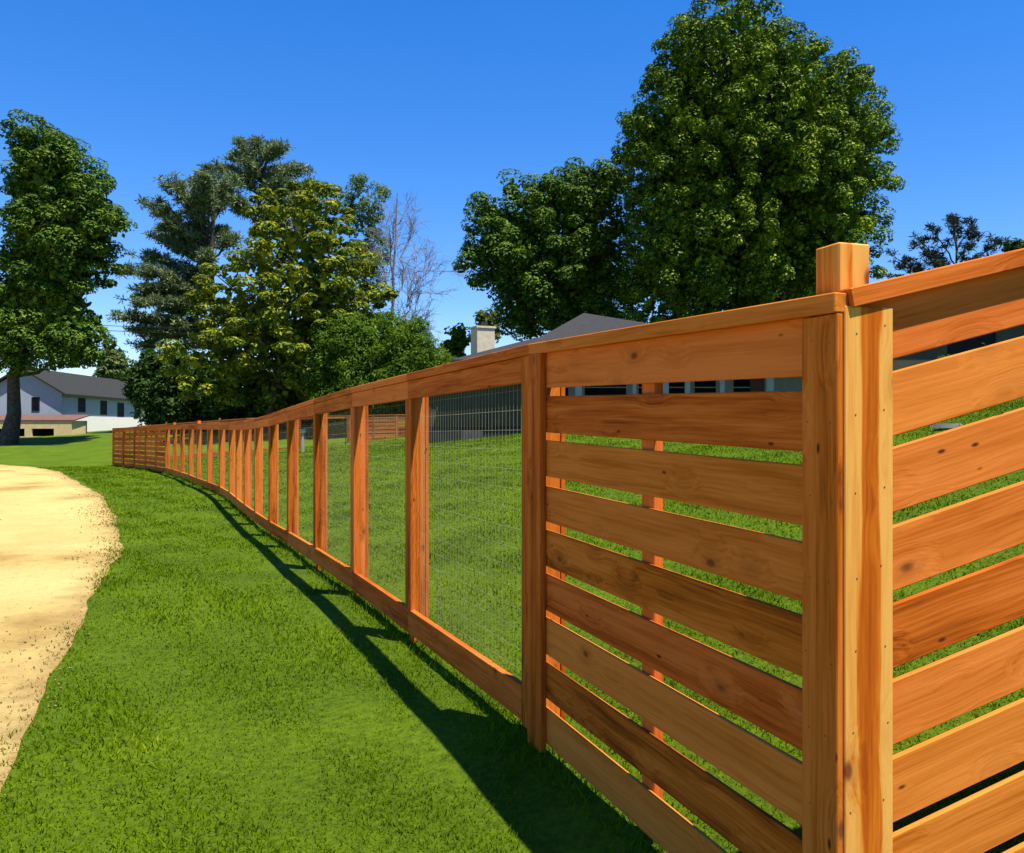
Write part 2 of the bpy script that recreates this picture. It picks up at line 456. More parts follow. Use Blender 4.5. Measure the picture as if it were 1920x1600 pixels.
edge_px = [(0, 1500), (60, 1380), (120, 1240), (150, 1170), (175, 1110), (197, 1060), (211, 1010), (214, 978), (205, 950), (188, 927), (150, 902), (100, 882), (50, 874), (0, 870)]
edge = [gpx(*p) for p in edge_px]
right_edge = [(1.2, -6), (-.75, 0), (-1.57, 2.2)] + edge + [(edge[-1][0] - 8, edge[-1][1] + 2.5), (edge[-1][0] - 30, edge[-1][1] + 5)]
left_edge = [(-60, 30), (-38, 29), (-26, 23), (-17, 15), (-11.5, 7), (-9.5, 0), (-9, -6)]
def resample(pts, n):
    p = np.array(pts, float); d = np.r_[0, np.cumsum(np.linalg.norm(np.diff(p, axis=0), axis=1))]
    for _ in range(2):      # light smoothing
        t = np.linspace(0, d[-1], max(60, len(p) * 4)); p = np.stack([np.interp(t, d, p[:, k]) for k in (0, 1)], 1)
        q = p.copy(); q[2:-2] = (p[:-4] + p[1:-3] + p[2:-2] + p[3:-1] + p[4:]) / 5; p = q
        d = np.r_[0, np.cumsum(np.linalg.norm(np.diff(p, axis=0), axis=1))]
    t = np.linspace(0, 1, n) ** 1.5 * d[-1] if n > 300 else np.linspace(0, d[-1], n)
    return np.stack([np.interp(t, d, p[:, k]) for k in (0, 1)], 1)
RE = resample(right_edge, 700)
LE = resample(left_edge[::-1], 240)
t7 = np.linspace(0, 1, len(RE))
nrm = np.gradient(RE, axis=0); nrm = np.stack([nrm[:, 1], -nrm[:, 0]], 1); nrm /= np.linalg.norm(nrm, axis=1)[:, None] + 1e-9
wob = np.zeros(len(RE))
for k in range(7):
    fr = 2.0 ** k * 11
    wob += np.sin(t7 * fr + rng.uniform(0, 6.28)) * .04 / 1.35 ** k
REw = RE + nrm * wob[:, None] * np.clip((RE[:, 1:2]) / 6, .35, 1.6)
LEr = np.stack([np.interp(t7, np.linspace(0, 1, len(LE)), LE[:, k]) for k in (0, 1)], 1)
nc = 40
tt = (np.linspace(0, 1, nc) ** 1.6)[None, :, None]
road = REw[:, None, :] * (1 - tt) + LEr[:, None, :] * tt
rz = ground(road[..., 0], road[..., 1]) + .004
rz += .02 * np.clip(tt[..., 0] * 8, 0, 1) * (1 + np.sin(road[..., 0] * 2.1 + road[..., 1] * .8) * np.sin(road[..., 1] * 1.3))
ii = np.arange(road.shape[0] * nc).reshape(-1, nc)
quads = np.stack([ii[:-1, :-1], ii[1:, :-1], ii[1:, 1:], ii[:-1, 1:]], -1).reshape(-1, 4)
rd = mesh_np('dirt_road', np.concatenate([road, rz[..., None]], -1).reshape(-1, 3), [quads], dirt_material())
rd.data.polygons.foreach_set('use_smooth', np.ones(len(rd.data.polygons), bool))
ea = rd.data.attributes.new('edge', 'FLOAT', 'POINT')
dist = np.linalg.norm(road - road[:, :1], axis=-1)
ea.data.foreach_set('value', np.clip(1 - dist / .9, 0, 1).astype(np.float32).ravel())
tag(rd, kind='structure')

def in_poly(px, py, poly):
    poly = np.asarray(poly, float); x1, y1 = poly[:, 0], poly[:, 1]; x2, y2 = np.roll(x1, -1), np.roll(y1, -1)
    r = np.zeros(len(px), bool)
    for a, b, c, d in zip(x1, y1, x2, y2):
        cond = ((b > py) != (d > py)) & (px < (c - a) * (py - b) / (d - b + 1e-12) + a)
        r ^= cond
    return r
def poly_dist(px, py, poly):
    poly = np.asarray(poly, float); best = np.full(len(px), 1e9)
    for a, b in zip(poly, np.roll(poly, -1, axis=0)):
        ab = b - a; t = np.clip(((px - a[0]) * ab[0] + (py - a[1]) * ab[1]) / (ab @ ab + 1e-9), 0, 1)
        best = np.minimum(best, np.hypot(px - a[0] - t * ab[0], py - a[1] - t * ab[1]))
    return best
ROADPOLY = np.concatenate([RE[::4], LEr[::-8]])

# ------------------------------------------------------------------ fences
def fence(name, label, pts, capz, kinds, post_top=None, start_end=(0, 0), detail=3, lift=1.86, side=1, M_wood=M_wood, skip_first_post=False,
          skip_last_post=False, group=None, trim_override=None, dark_slats=False):
    """pts 2d on the outer trim face; kinds per bay: 'slat' or 'wire'; side=1: outer face on the left of the walking direction"""
    root = empty(name, (pts[0][0], pts[0][1], capz[0] - lift), label, 'fence', group)
    n = len(pts)
    V = [Vector((p[0], p[1], 0)) for p in pts]
    D = []
    for i in range(n - 1): D.append((V[i + 1] - V[i]).normalized())
    def nor(d): return Vector((-d.y, d.x, 0)) * side
    Z = Vector((0, 0, 1))
    for i in range(n):
        da = D[max(i - 1, 0)]; db = D[min(i, n - 2)]
        d = (da + db).normalized(); m = nor(d)
        near = V[i].y < 16
        bv = .0025 if near else 0
        top = capz[i]
        if skip_first_post and i == 0: continue
        if skip_last_post and i == n - 1: continue
        # post, front trim, back trim
        ptop = top - .053 if not post_top or i not in post_top else top + post_top[i]
        a = V[i] - m * (.067 if 'slat' not in kinds[max(i - 1, 0):i + 1] else .088)
        board('post', a + Z * (top - lift - .25), a + Z * ptop, m, .09, .09, M_wood, root, bv)
        sl = 'slat' in kinds[max(i - 1, 0):i + 1] and 'wire' in kinds[max(i - 1, 0):i + 1]
        if sl:
            a = V[i] + d * .058 - m * .010
            board('trim_board', a + Z * (top - lift + .05), a + Z * (top - .052), m, .02, .1, M_wood, root, bv)
            a = V[i] - d * .065 - m * .004
            board('trim_board', a + Z * (top - lift - .0), a + Z * (top - .052), m, .032, .145, M_wood, root, bv)
        else:
            a = V[i] - m * .010
            wire_only = 'slat' not in kinds[max(i - 1, 0):i + 1]
            board('trim_board', a + Z * (top - (1.624 if wire_only else 1.79)), a + Z * (top - (.176 if wire_only else .052)), m, .02, .13, M_wood, root, bv)
        a = V[i] - m * (.148 if 'slat' in kinds[max(i - 1, 0):i + 1] else .125)
        board('back_trim', a + Z * (top - lift + .03), a + Z * (top - .053), m, .022, .092, M_wood, root, bv)
    for i in range(n - 1):
        d, m = D[i], nor(D[i])
        A, B = V[i], V[i + 1]
        L_ = (B - A).length
        near = min(A.y, B.y) < 16
        bv = .003 if near else 0
        za, zb = capz[i], capz[i + 1]
        def rail(nm, drop, h, dep, th, s0=0.0, s1=0.0, bev=None):
            p = A + d * s0 + Z * (za + (zb - za) * s0 / L_ - drop)
            q = B - d * s1 + Z * (zb - (zb - za) * s1 / L_ - drop)
            return board(nm, p - m * dep, q - m * dep, m, th, h, M_wood, root, bv if bev is None else bev)
        rail('cap_rail', .025, .05, .013, .046, start_end[0] if i == 0 else .001, start_end[1] if i == n - 2 else .001)
        w0, w1 = (.165 if (start_end[0] or skip_first_post) and i == 0 else .001), .001
        rail('cap_board', .025, .044, .0775, .079, w0, w1)
        if kinds[i] == 'slat':
            for k in range(9):
                rail('slat', .208 + k * .2015 - .0825 + random.uniform(-.003, .003), .165 - random.random() * .006, .031, .018, .05, .05)
            if detail > 2 or i % 2 == 0:
                s = L_ / 2
                mid = A + d * s - m * .0605; zt = (za + zb) / 2
                board('stile', mid + Z * (zt - lift + .04), mid + Z * (zt - .06), m, .038, .088, M_wood, root, bv)
        else:
            e = .001
            e0 = .109 if (i > 0 and kinds[i - 1] == 'slat') else (.066 if i > 0 and 'slat' in kinds[i - 1:i] else e)
            e1 = .138 if (i < n - 2 and kinds[i + 1] == 'slat') else e
            rail('top_rail', .051 + .062, .122, .02, .038, e0, e1)
            rail('bottom_rail', 1.79 - .0825, .165, .02, .038, e0, e1)
            # welded wire mesh between the rails
            T = Tubes()
            fine = A.y < 14
            stp = .05 if A.y < 8 else .1
            lo, hi = 1.70, .10
            o_ = -m * .075
            s = .03
            while s < L_ - .02:
                zz = za + (zb - za) * s / L_
                p = A + d * s + o_
                T.add([p + Z * (zz - lo), p + Z * (zz - hi)], .0010 if A.y < 5 else .0007, 3)
                s += stp
            hgt = lo
            while hgt > hi:
                T.add([A + o_ + d * .02 + Z * (za - hgt), B + o_ - d * .02 + Z * (zb - hgt)], .0009, 3)
                hgt -= .1
            T.build('wire_mesh', M_wire, root)
    # screw heads where the slats and rails are fixed through the near trims
    T = Tubes()
    for i in range(n):
        if V[i].y > 9 or (skip_last_post and i == n - 1): continue
        d = D[min(i, n - 2)] if i == 0 else D[i - 1]
        m = nor(d)
        hs_ = [.125 + k * .2015 for k in range(9)] if 'slat' in kinds[max(i - 1, 0):i + 1] else [.10, .15, 1.66, 1.75]
        for h in hs_:
            for q in (-.045 + random.uniform(-.012, .012), .045 + random.uniform(-.012, .012)):
                off, face = q, .0
                if i == 0: off = .066 + q * .8 if side == 1 else .098 + q
                elif 'slat' in kinds[max(i - 1, 0):i + 1] and 'wire' in kinds[max(i - 1, 0):i + 1]:
                    off, face = -.065 + q, .012
                c = V[i] + d * (off + random.uniform(-.006, .006)) + Z * (capz[i] + (capz[min(i + 1, n - 1)] - capz[i]) * (off / 1.98 if i == 0 else 0) - h + random.uniform(-.01, .01))
                T.add([c + m * (face - .004), c + m * (face + .0010)], .0022, 7)
                e = T.n; T.caps = getattr(T, 'caps', []) + [np.arange(e - 7, e)]
    if T.n:
        o = T.build('screw', M_screw, root); tag(o, kind='stuff')
        bm = bmesh.new(); bm.from_mesh(o.data); bm.verts.ensure_lookup_table()
        for cp in T.caps: bm.faces.new([bm.verts[int(k)] for k in cp])
        bmesh.ops.recalc_face_normals(bm, faces=bm.faces[:]); bm.to_mesh(o.data); bm.free()
    return root

M_screw = plain('dark_screw', (.10, .06, .03), .6)
caprel = np.interp(fy, [2.142, 3.98, 5.9, 7.5, 9.3, 11.3, 13, 14.9, 16.5, 18.2, 24, 30, 34, 41.5], [.337, .385, .365, .347, .302, .242, .182, .14, .113, .1, .09, .07, .04, -.08])
capz = [EYE + c for c in caprel]
nb = len(front) - 1
kinds = ['slat'] + ['wire'] * (nb - 6) + ['slat'] * 5
front_fence = fence('wooden_fence', 'long cedar fence curving away down the lawn, slatted first panel then wire mesh bays',
                    front, capz, kinds, side=1, skip_first_post=True, start_end=(0.0, 0), post_top={16: .09, 13: .09})
# corner post and its trims
root = front_fence
nL = Vector((-dL.y, dL.x, 0)); nR = Vector((dR.y, -dR.x, 0))
Zv = Vector((0, 0, 1))
zc = capz[0]
pc = C0 - nL * .042 - nR * .042
pa = pc + dR * .048 + dL * .044
board('post', pa + Zv * (zc - 2.1), pa + Zv * (zc + .138), nR, .094, .098, M_posttop, root, .004)
a = C0 + dL * .066 - nL * .010
board('trim_board', a + Zv * (zc - 1.86), a + Zv * (zc - .052), nL, .02, .13, M_wood, root, .0025)

right_pts = [(C0.x, C0.y)] + [tuple((C0 + dR * (1.98 * k))[:2]) for k in (1, 2)]
right_capz = [EYE + .34, EYE + .34 + .24 * 1.98, EYE + .34 + .24 * 3.96]
rf = fence('wooden_fence', 'cedar slat fence stepping uphill from the tall corner post at the right',
           right_pts, right_capz, ['slat', 'slat'], side=-1, skip_first_post=True, start_end=(.036, 0))
a = C0 + dR * .098 - nR * .010
tb = board('trim_board', a + Zv * (zc - 1.90), a + Zv * (zc - .032), nR, .02, .15, M_corner, rf, .0025)

# rear fence across the far side of the yard
rear_px = [211, 262, 312, 362, 412, 462, 512, 562, 612, 655, 700, 744, 790]
rear_y = np.linspace(41.7, 46.9, len(rear_px)); rear_y[0] = 41.6
rear_top = np.interp(rear_px, [211, 310, 480, 620, 744], [803, 795, 783, 779, 777])
rear_pts = [((p - 960) / F * y, y) for p, y in zip(rear_px, rear_y)]
rear_pts[0] = (rear_pts[0][0] + .35, rear_pts[0][1] + .25)
rear_capz = [EYE + (800 - t) / F * y for t, y in zip(rear_top, rear_y)]
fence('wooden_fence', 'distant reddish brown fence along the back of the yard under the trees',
      rear_pts, rear_capz, ['wire'] * 9 + ['slat'] * 3, side=-1, detail=2, post_top={2: .1, 4: .1}, M_wood=M_woodshade)

# ------------------------------------------------------------------ leaves and trees
def unit(a): return a / (np.linalg.norm(a, axis=-1, keepdims=True) + 1e-9)

def leaf_mesh(pos, nrm_, size, aspect, rg, droop=0.0, fold=.25):
    """one folded four-point leaf per position"""
    n = len(pos)
    t = unit(np.cross(nrm_, rg.normal(size=(n, 3))))
    if droop: t = unit(t + np.array([0, 0, -droop]))
    s = unit(np.cross(nrm_, t))
    nn = unit(np.cross(t, s))
    L_ = size * rg.uniform(.65, 1.35, (n, 1)); Wd = L_ * aspect
    v = np.stack([pos - t * L_ * .5, pos + s * Wd * .5 + nn * L_ * fold * .5, pos + t * L_ * .5, pos - s * Wd * .5 + nn * L_ * fold * .5], 1).reshape(-1, 3)
    i = np.arange(n)[:, None] * 4
    f = np.concatenate([i + np.array([0, 1, 2]), i + np.array([0, 2, 3])], 1).reshape(-1, 3)
    return v, f

def clumps_in(poly, depth, ncl, rpx, thick, rg, inset=.55):
    """clump centres filling the crown whose outline is poly (photo px at distance depth); returns world centres and radii"""
    poly = np.asarray(poly, float)
    lo, hi = poly.min(0), poly.max(0)
    cx, cy = [], []
    while len(cx) < ncl:
        x = rg.uniform(lo[0], hi[0], 4000); y = rg.uniform(lo[1], hi[1], 4000)
        k = in_poly(x, y, poly); x, y = x[k], y[k]
        k = poly_dist(x, y, poly) > rpx * inset * rg.uniform(.5, 1.1, len(x)); cx += list(x[k]); cy += list(y[k])
    cx = np.array(cx[:ncl]); cy = np.array(cy[:ncl])
    d = poly_dist(cx, cy, poly); dm = max(d.max(), 1)
    th = np.sqrt(np.clip(1 - (1 - d / dm) ** 2, 0, 1)) * dm * thick
    off = th * np.sign(rg.uniform(-1, 1, ncl)) * rg.uniform(0, 1, ncl) ** .45
    k = depth / F
    Y = depth + off * k
    X = (cx - 960) * k; Zz = EYE + (800 - cy) * k
    return np.stack([X, Y, Zz], 1), rpx * k * rg.uniform(.65, 1.3, ncl)

def crown(name, parent, poly, depth, ncl, rpx, per, leaf, mat, seed, thick=.9, aspect=.6, squash=.8, up=.5, rand=.8, droop=0., inset=.55, shell=.55, core=.22):
    rg = np.random.default_rng(seed)
    c, r = clumps_in(poly, depth, ncl, rpx, thick, rg, inset)
    n = ncl * per
    ci = np.repeat(np.arange(ncl), per)
    d = unit(rg.normal(size=(n, 3)) + np.array([0, 0, .25]))
    rr = r[ci] * rg.uniform(shell, 1.0, n) ** .7
    pos = c[ci] + d * rr[:, None] * np.array([1.1, 1.1, squash])
    nn = unit(d + np.array([0, 0, up]) + rg.normal(size=(n, 3)) * rand * .6)
    v, f = leaf_mesh(pos, nn, leaf, aspect, rg, droop)
    if core:                    # larger leaves deep inside the crown close it
        nk = int(n * core); k = rg.integers(0, ncl, nk)
        mid = c.mean(0)
        p2 = c[k] + (mid - c[k]) * rg.uniform(.08, .5, (nk, 1)) + rg.normal(size=(nk, 3)) * r[k][:, None] * .35
        v2, f2 = leaf_mesh(p2, unit(rg.normal(size=(nk, 3))), leaf * 2.0, .7, rg)
        f = np.concatenate([f, f2 + len(v)]); v = np.concatenate([v, v2])
    mesh_np(name, v - np.array(parent.location), [f], mat, parent)
    return c, r

def limb_path(a, b, rg, wob=.12, n=6):
    a, b = np.asarray(a, float), np.asarray(b, float)
    t = np.linspace(0, 1, n)[:, None]
    L_ = np.linalg.norm(b - a)
    p = a + (b - a) * t
    p[1:-1] += rg.normal(size=(n - 2, 3)) * wob * L_ / n
    return p

def tree(label, group, base_px, depth, poly, ncl, rpx, per, leaf, mat, seed, trunk_top, trunk_r, limbs=14, name='tree', bark=None, base_xy=None, **kw):
    bx = (base_px - 960) / F * depth
    bz = gz(bx, depth)
    root = empty(name, (bx, depth, bz), label, 'tree', group)
    c, r = crown('crown', root, poly, depth, ncl, rpx, per, leaf, mat, seed, **kw)
    rg = np.random.default_rng(seed + 100)
    T = Tubes()
    top = np.array(P(trunk_top[0], trunk_top[1], depth))
    base = np.array([bx, depth, bz - .2])
    tp = limb_path(base, top, rg, .045, 9)
    rad = trunk_r * (1 - .8 * np.linspace(0, 1, 9)) ; rad[0] *= 1.45; rad[1] *= 1.05
    T.add(tp, rad, 10)
    B = T
    pick = rg.choice(len(c), min(limbs, len(c)), replace=False)
    for k in pick:
        tgt = c[k]
        # start on the trunk a bit below the clump
        zs = tgt[2] - np.linalg.norm(tgt[:2] - top[:2]) * .6
        i = int(np.clip(np.searchsorted(tp[:, 2], zs), 2, 7))
        p = limb_path(tp[i], tgt, rg, .25, 6)
        p[2:4, 2] += .03 * np.linalg.norm(tgt - tp[i])
        B.add(p, np.linspace(trunk_r * .30, trunk_r * .06, 6), 5)
    T.build('trunk', bark or M_bark, root)
    return root, tp

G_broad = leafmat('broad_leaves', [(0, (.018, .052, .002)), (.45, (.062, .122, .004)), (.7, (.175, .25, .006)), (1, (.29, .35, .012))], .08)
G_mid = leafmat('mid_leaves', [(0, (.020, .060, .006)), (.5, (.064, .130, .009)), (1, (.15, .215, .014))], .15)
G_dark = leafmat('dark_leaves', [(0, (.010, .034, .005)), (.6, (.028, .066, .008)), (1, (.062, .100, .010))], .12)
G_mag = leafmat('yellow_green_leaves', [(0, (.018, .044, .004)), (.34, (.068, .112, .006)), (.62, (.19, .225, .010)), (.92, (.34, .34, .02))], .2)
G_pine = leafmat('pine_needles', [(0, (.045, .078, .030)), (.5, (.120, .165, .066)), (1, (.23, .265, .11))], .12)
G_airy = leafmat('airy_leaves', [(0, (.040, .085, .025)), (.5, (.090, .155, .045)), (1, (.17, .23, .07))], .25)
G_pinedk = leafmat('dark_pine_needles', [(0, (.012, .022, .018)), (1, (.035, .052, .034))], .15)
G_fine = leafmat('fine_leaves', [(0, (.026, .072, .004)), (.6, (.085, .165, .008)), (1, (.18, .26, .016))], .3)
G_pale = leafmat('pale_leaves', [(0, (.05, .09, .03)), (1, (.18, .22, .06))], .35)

T9 = [(1300, 12), (1345, 5), (1400, -12), (1445, 15), (1452, 62), (1500, 88), (1545, 122), (1582, 116), (1614, 165), (1636, 215), (1652, 285), (1656, 340), (1670, 385), (1646, 430), (1636, 470), (1640, 520), (1585, 600), (1400, 650), (1250, 650), (1170, 600), (1165, 520), (1175, 430), (1160, 340), (1148, 232), (1188, 215), (1180, 158), (1222, 130), (1230, 80), (1268, 48)]
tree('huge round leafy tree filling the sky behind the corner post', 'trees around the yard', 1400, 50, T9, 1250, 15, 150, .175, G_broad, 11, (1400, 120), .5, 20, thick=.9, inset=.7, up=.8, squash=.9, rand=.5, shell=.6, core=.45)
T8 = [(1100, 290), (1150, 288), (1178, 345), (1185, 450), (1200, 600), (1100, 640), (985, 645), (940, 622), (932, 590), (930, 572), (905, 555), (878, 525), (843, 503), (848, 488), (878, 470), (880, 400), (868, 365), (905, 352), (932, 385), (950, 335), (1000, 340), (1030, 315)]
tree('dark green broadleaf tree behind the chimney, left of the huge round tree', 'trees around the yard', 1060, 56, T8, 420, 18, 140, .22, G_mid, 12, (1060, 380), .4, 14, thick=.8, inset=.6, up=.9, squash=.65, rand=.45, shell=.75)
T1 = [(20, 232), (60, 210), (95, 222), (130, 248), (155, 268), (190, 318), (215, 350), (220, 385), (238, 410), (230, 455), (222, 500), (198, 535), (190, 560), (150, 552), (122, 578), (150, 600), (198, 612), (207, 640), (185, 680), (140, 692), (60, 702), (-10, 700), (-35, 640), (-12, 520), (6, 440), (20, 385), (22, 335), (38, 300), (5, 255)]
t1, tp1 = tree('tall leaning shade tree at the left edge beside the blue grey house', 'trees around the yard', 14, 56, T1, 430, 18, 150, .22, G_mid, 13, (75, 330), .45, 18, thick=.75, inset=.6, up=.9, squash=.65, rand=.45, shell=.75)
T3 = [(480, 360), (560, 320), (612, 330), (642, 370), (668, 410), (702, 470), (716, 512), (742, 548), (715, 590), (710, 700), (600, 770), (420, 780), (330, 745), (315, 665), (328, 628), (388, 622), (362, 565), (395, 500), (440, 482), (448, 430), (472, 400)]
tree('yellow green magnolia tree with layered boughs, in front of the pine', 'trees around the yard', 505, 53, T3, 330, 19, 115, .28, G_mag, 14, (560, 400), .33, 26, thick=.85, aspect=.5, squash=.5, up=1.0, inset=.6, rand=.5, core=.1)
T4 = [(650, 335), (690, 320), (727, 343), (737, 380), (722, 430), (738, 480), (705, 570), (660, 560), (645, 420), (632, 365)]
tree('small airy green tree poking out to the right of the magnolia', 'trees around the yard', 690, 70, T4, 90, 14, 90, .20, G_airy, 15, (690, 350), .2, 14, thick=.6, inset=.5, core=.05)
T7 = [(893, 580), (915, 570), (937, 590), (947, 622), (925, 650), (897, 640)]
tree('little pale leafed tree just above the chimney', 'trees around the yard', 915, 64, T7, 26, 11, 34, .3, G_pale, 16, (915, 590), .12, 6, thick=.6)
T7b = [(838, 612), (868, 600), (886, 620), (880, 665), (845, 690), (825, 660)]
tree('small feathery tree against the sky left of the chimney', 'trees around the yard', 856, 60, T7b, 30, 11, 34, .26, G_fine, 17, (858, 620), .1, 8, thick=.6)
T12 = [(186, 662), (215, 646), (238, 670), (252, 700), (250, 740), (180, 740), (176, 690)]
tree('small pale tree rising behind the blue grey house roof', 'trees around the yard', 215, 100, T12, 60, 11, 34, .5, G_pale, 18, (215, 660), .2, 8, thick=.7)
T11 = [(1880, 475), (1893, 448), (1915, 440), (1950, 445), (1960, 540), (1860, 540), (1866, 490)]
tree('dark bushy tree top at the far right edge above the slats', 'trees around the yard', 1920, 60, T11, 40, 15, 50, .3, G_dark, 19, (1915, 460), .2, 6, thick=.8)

def bush(label, base_px, depth, poly, ncl, rpx, per, leaf, mat, seed, group, **kw):
    bx = (base_px - 960) / F * depth
    root = empty('bush', (bx, depth, gz(bx, depth)), label, 'bush', group)
    c, r = crown('foliage', root, poly, depth, ncl, rpx, per, leaf, mat, seed, **kw)
    rg = np.random.default_rng(seed)
    T = Tubes()
    for k in rg.choice(len(c), min(8, len(c)), replace=False):
        b = np.array([bx + rg.normal() * .4, depth + rg.normal() * .3, gz(bx, depth) - .1])
        T.add(limb_path(b, c[k], rg, .2, 6), np.linspace(.09, .02, 6), 5)
    T.build('stem', M_bark, root)
    return root
T6 = [(615, 592), (650, 580), (690, 588), (735, 590), (785, 600), (822, 632), (848, 668), (852, 720), (825, 810), (740, 800), (640, 838), (585, 830), (580, 700), (595, 620)]
bush('big feathery dark green bush between the magnolia and the grey house', 715, 50.5, T6, 340, 21, 190, .22, G_fine, 21, 'bushes along the back fence', aspect=.28, thick=.6, up=.7)
T13 = [(252, 692), (290, 648), (350, 655), (450, 690), (470, 800), (330, 835), (290, 815), (252, 775)]
bush('dark evergreen bush mass at the right end of the blue grey house', 340, 60, T13, 260, 18, 110, .26, G_dark, 22, 'bushes along the back fence', thick=.8)  # dark leaf colour stands in for the shade on this bush
T14 = [(450, 690), (560, 690), (640, 740), (640, 838), (560, 850), (440, 840), (400, 815), (420, 730)]
bush('deep shaded bushes under the magnolia behind the back fence', 530, 58, T14, 220, 18, 100, .26, G_dark, 23, 'bushes along the back fence', thick=.7)

# pines: whorled limbs carrying needle tufts
def pine(label, base_px, depth, top_px, limbs, seed, mat, tuft=.55, needles=26, trunk_r=.35, nlen=.42, fill=1.0, bare=0.0):
    rg = np.random.default_rng(seed)
    bx = (base_px - 960) / F * depth
    root = empty('pine_tree', (bx, depth, gz(bx, depth)), label, 'tree', 'trees around the yard')
    T = Tubes()
    top = np.array(P(top_px[0], top_px[1], depth))
    base = np.array([bx, depth, gz(bx, depth) - .2])
    tp = limb_path(base, top, rg, .08, 10)
    T.add(tp, np.linspace(trunk_r, trunk_r * .25, 10), 8)
    T.build('trunk', M_bark, root)
    B = Tubes(); cs = []
    for (px, py, py0, dz) in limbs:
        end = np.array(P(px, py, depth)); end[1] += dz
        z0 = EYE + (800 - py0) / F * depth
        i = np.interp(z0, tp[:, 2], np.arange(10)); i0 = int(min(i, 8)); f = i - i0
        st = tp[i0] * (1 - f) + tp[i0 + 1] * f
        p = limb_path(st, end, rg, .18, 8)
        p[:, 2] += np.sin(np.linspace(0, np.pi, 8)) * rg.uniform(-.02, .10) * np.linalg.norm(end - st)
        B.add(p, np.linspace(trunk_r * .34, .03, 8), 5)
        L_ = np.linalg.norm(end - st)
        m = max(5, int(L_ * 7.5 * fill))
        for t in rg.uniform(.32, 1.02, m):
            q = np.array([np.interp(t, np.linspace(0, 1, 8), p[:, k]) for k in range(3)])
            off = rg.normal(size=3) * np.array([.55, .55, .26]) * (.5 + .5 * (1 - abs(t - .7))) * L_ * .16
            off[2] = abs(off[2]) * rg.choice([1, 1, -.5])
            c = q + off
            B.add(limb_path(q, c, rg, .1, 3), np.linspace(.035, .012, 3), 4)
            if rg.uniform() > bare: cs.append(c)
    B.build('branch', M_bark, root)
    cs = np.array(cs); n = len(cs) * needles
    ci = np.repeat(np.arange(len(cs)), needles)
    d = unit(rg.normal(size=(n, 3)) + np.array([0, 0, .55]))
    pos = cs[ci] + d * (rg.uniform(.1, 1, n) * tuft)[:, None] * np.array([1, 1, .7])
    nn = unit(np.cross(d, rg.normal(size=(n, 3))))
    t = unit(d + rg.normal(size=(n, 3)) * .3); s = unit(np.cross(nn, t))
    L_ = nlen * rg.uniform(.6, 1.3, (n, 1)); wd = L_ * .2
    v = np.stack([pos - t * L_ * .5 - s * wd * .3, pos - t * L_ * .5 + s * wd * .3, pos + s * wd * .55, pos + t * L_ * .5, pos - s * wd * .55], 1).reshape(-1, 3)
    i = np.arange(n)[:, None] * 5
    f = (i + np.array([0, 1, 2, 0, 2, 4, 4, 2, 3])).reshape(-1, 3)
    mesh_np('crown', v - np.array(root.location), [f], mat, root)
    return root

limbs2 = []
for (px, py, py0) in [(255, 650, 600), (250, 600, 620), (248, 560, 560), (245, 515, 560), (262, 475, 540), (275, 430, 500), (290, 385, 470), (322, 345, 450), (350, 318, 430), (390, 312, 420), (300, 610, 600), (330, 560, 560), (320, 500, 520), (350, 440, 480), (380, 370, 440), (420, 330, 430), (310, 670, 640), (360, 650, 640), (280, 540, 560), (300, 450, 500), (340, 390, 460),
                      (405, 420, 470), (395, 345, 420), (370, 335, 420), (345, 420, 500), (365, 465, 520), (430, 440, 490), (300, 420, 480), (300, 580, 600), (340, 610, 620), (270, 545, 570), (330, 520, 540), (400, 480, 530), (385, 540, 580), (270, 625, 620), (285, 580, 580)]:
    limbs2.append((px, py, py0, np.random.default_rng(px).uniform(-2.5, 2.5)))
pine('broad spreading pine with drooping boughs between the two left trees', 400, 66, (400, 330), limbs2, 31, G_pine, tuft=.6, needles=44, nlen=.34, fill=1.6)
limbs2b = []
for (px, py, py0) in [(425, 285, 330), (450, 270, 320), (480, 264, 310), (510, 270, 310), (540, 285, 320), (565, 310, 350), (590, 350, 390), (440, 330, 370), (470, 320, 350), (505, 330, 360), (540, 350, 380), (420, 370, 420), (455, 390, 430), (570, 390, 420), (500, 400, 420), (410, 310, 360), (600, 400, 430), (530, 300, 330), (460, 300, 340)]:
    limbs2b.append((px, py, py0, np.random.default_rng(px + 5).uniform(-2.5, 2.5)))
pine('taller grey green pine crown showing above the magnolia', 490, 72, (490, 280), limbs2b, 32, G_pine, tuft=.75, fill=1.5, needles=44, nlen=.36)
limbs10 = [(1680, 475, 560, 1), (1700, 455, 560, -1), (1725, 440, 520, 1), (1745, 425, 500, 0), (1775, 410, 470, -1), (1800, 405, 470, 1), (1825, 415, 480, 0), (1850, 430, 500, 1), (1868, 455, 520, -1), (1870, 490, 530, 0), (1690, 500, 560, 0), (1760, 470, 520, 1), (1810, 460, 510, -1), (1840, 480, 520, 0), (1735, 495, 540, -1), (1660, 515, 580, 0)]
pine('sparse dark pine seen above the right hand cap rail', 1790, 72, (1790, 430), limbs10, 33, G_pinedk, tuft=.5, needles=26, trunk_r=.22, fill=.8, bare=.25, nlen=.36)

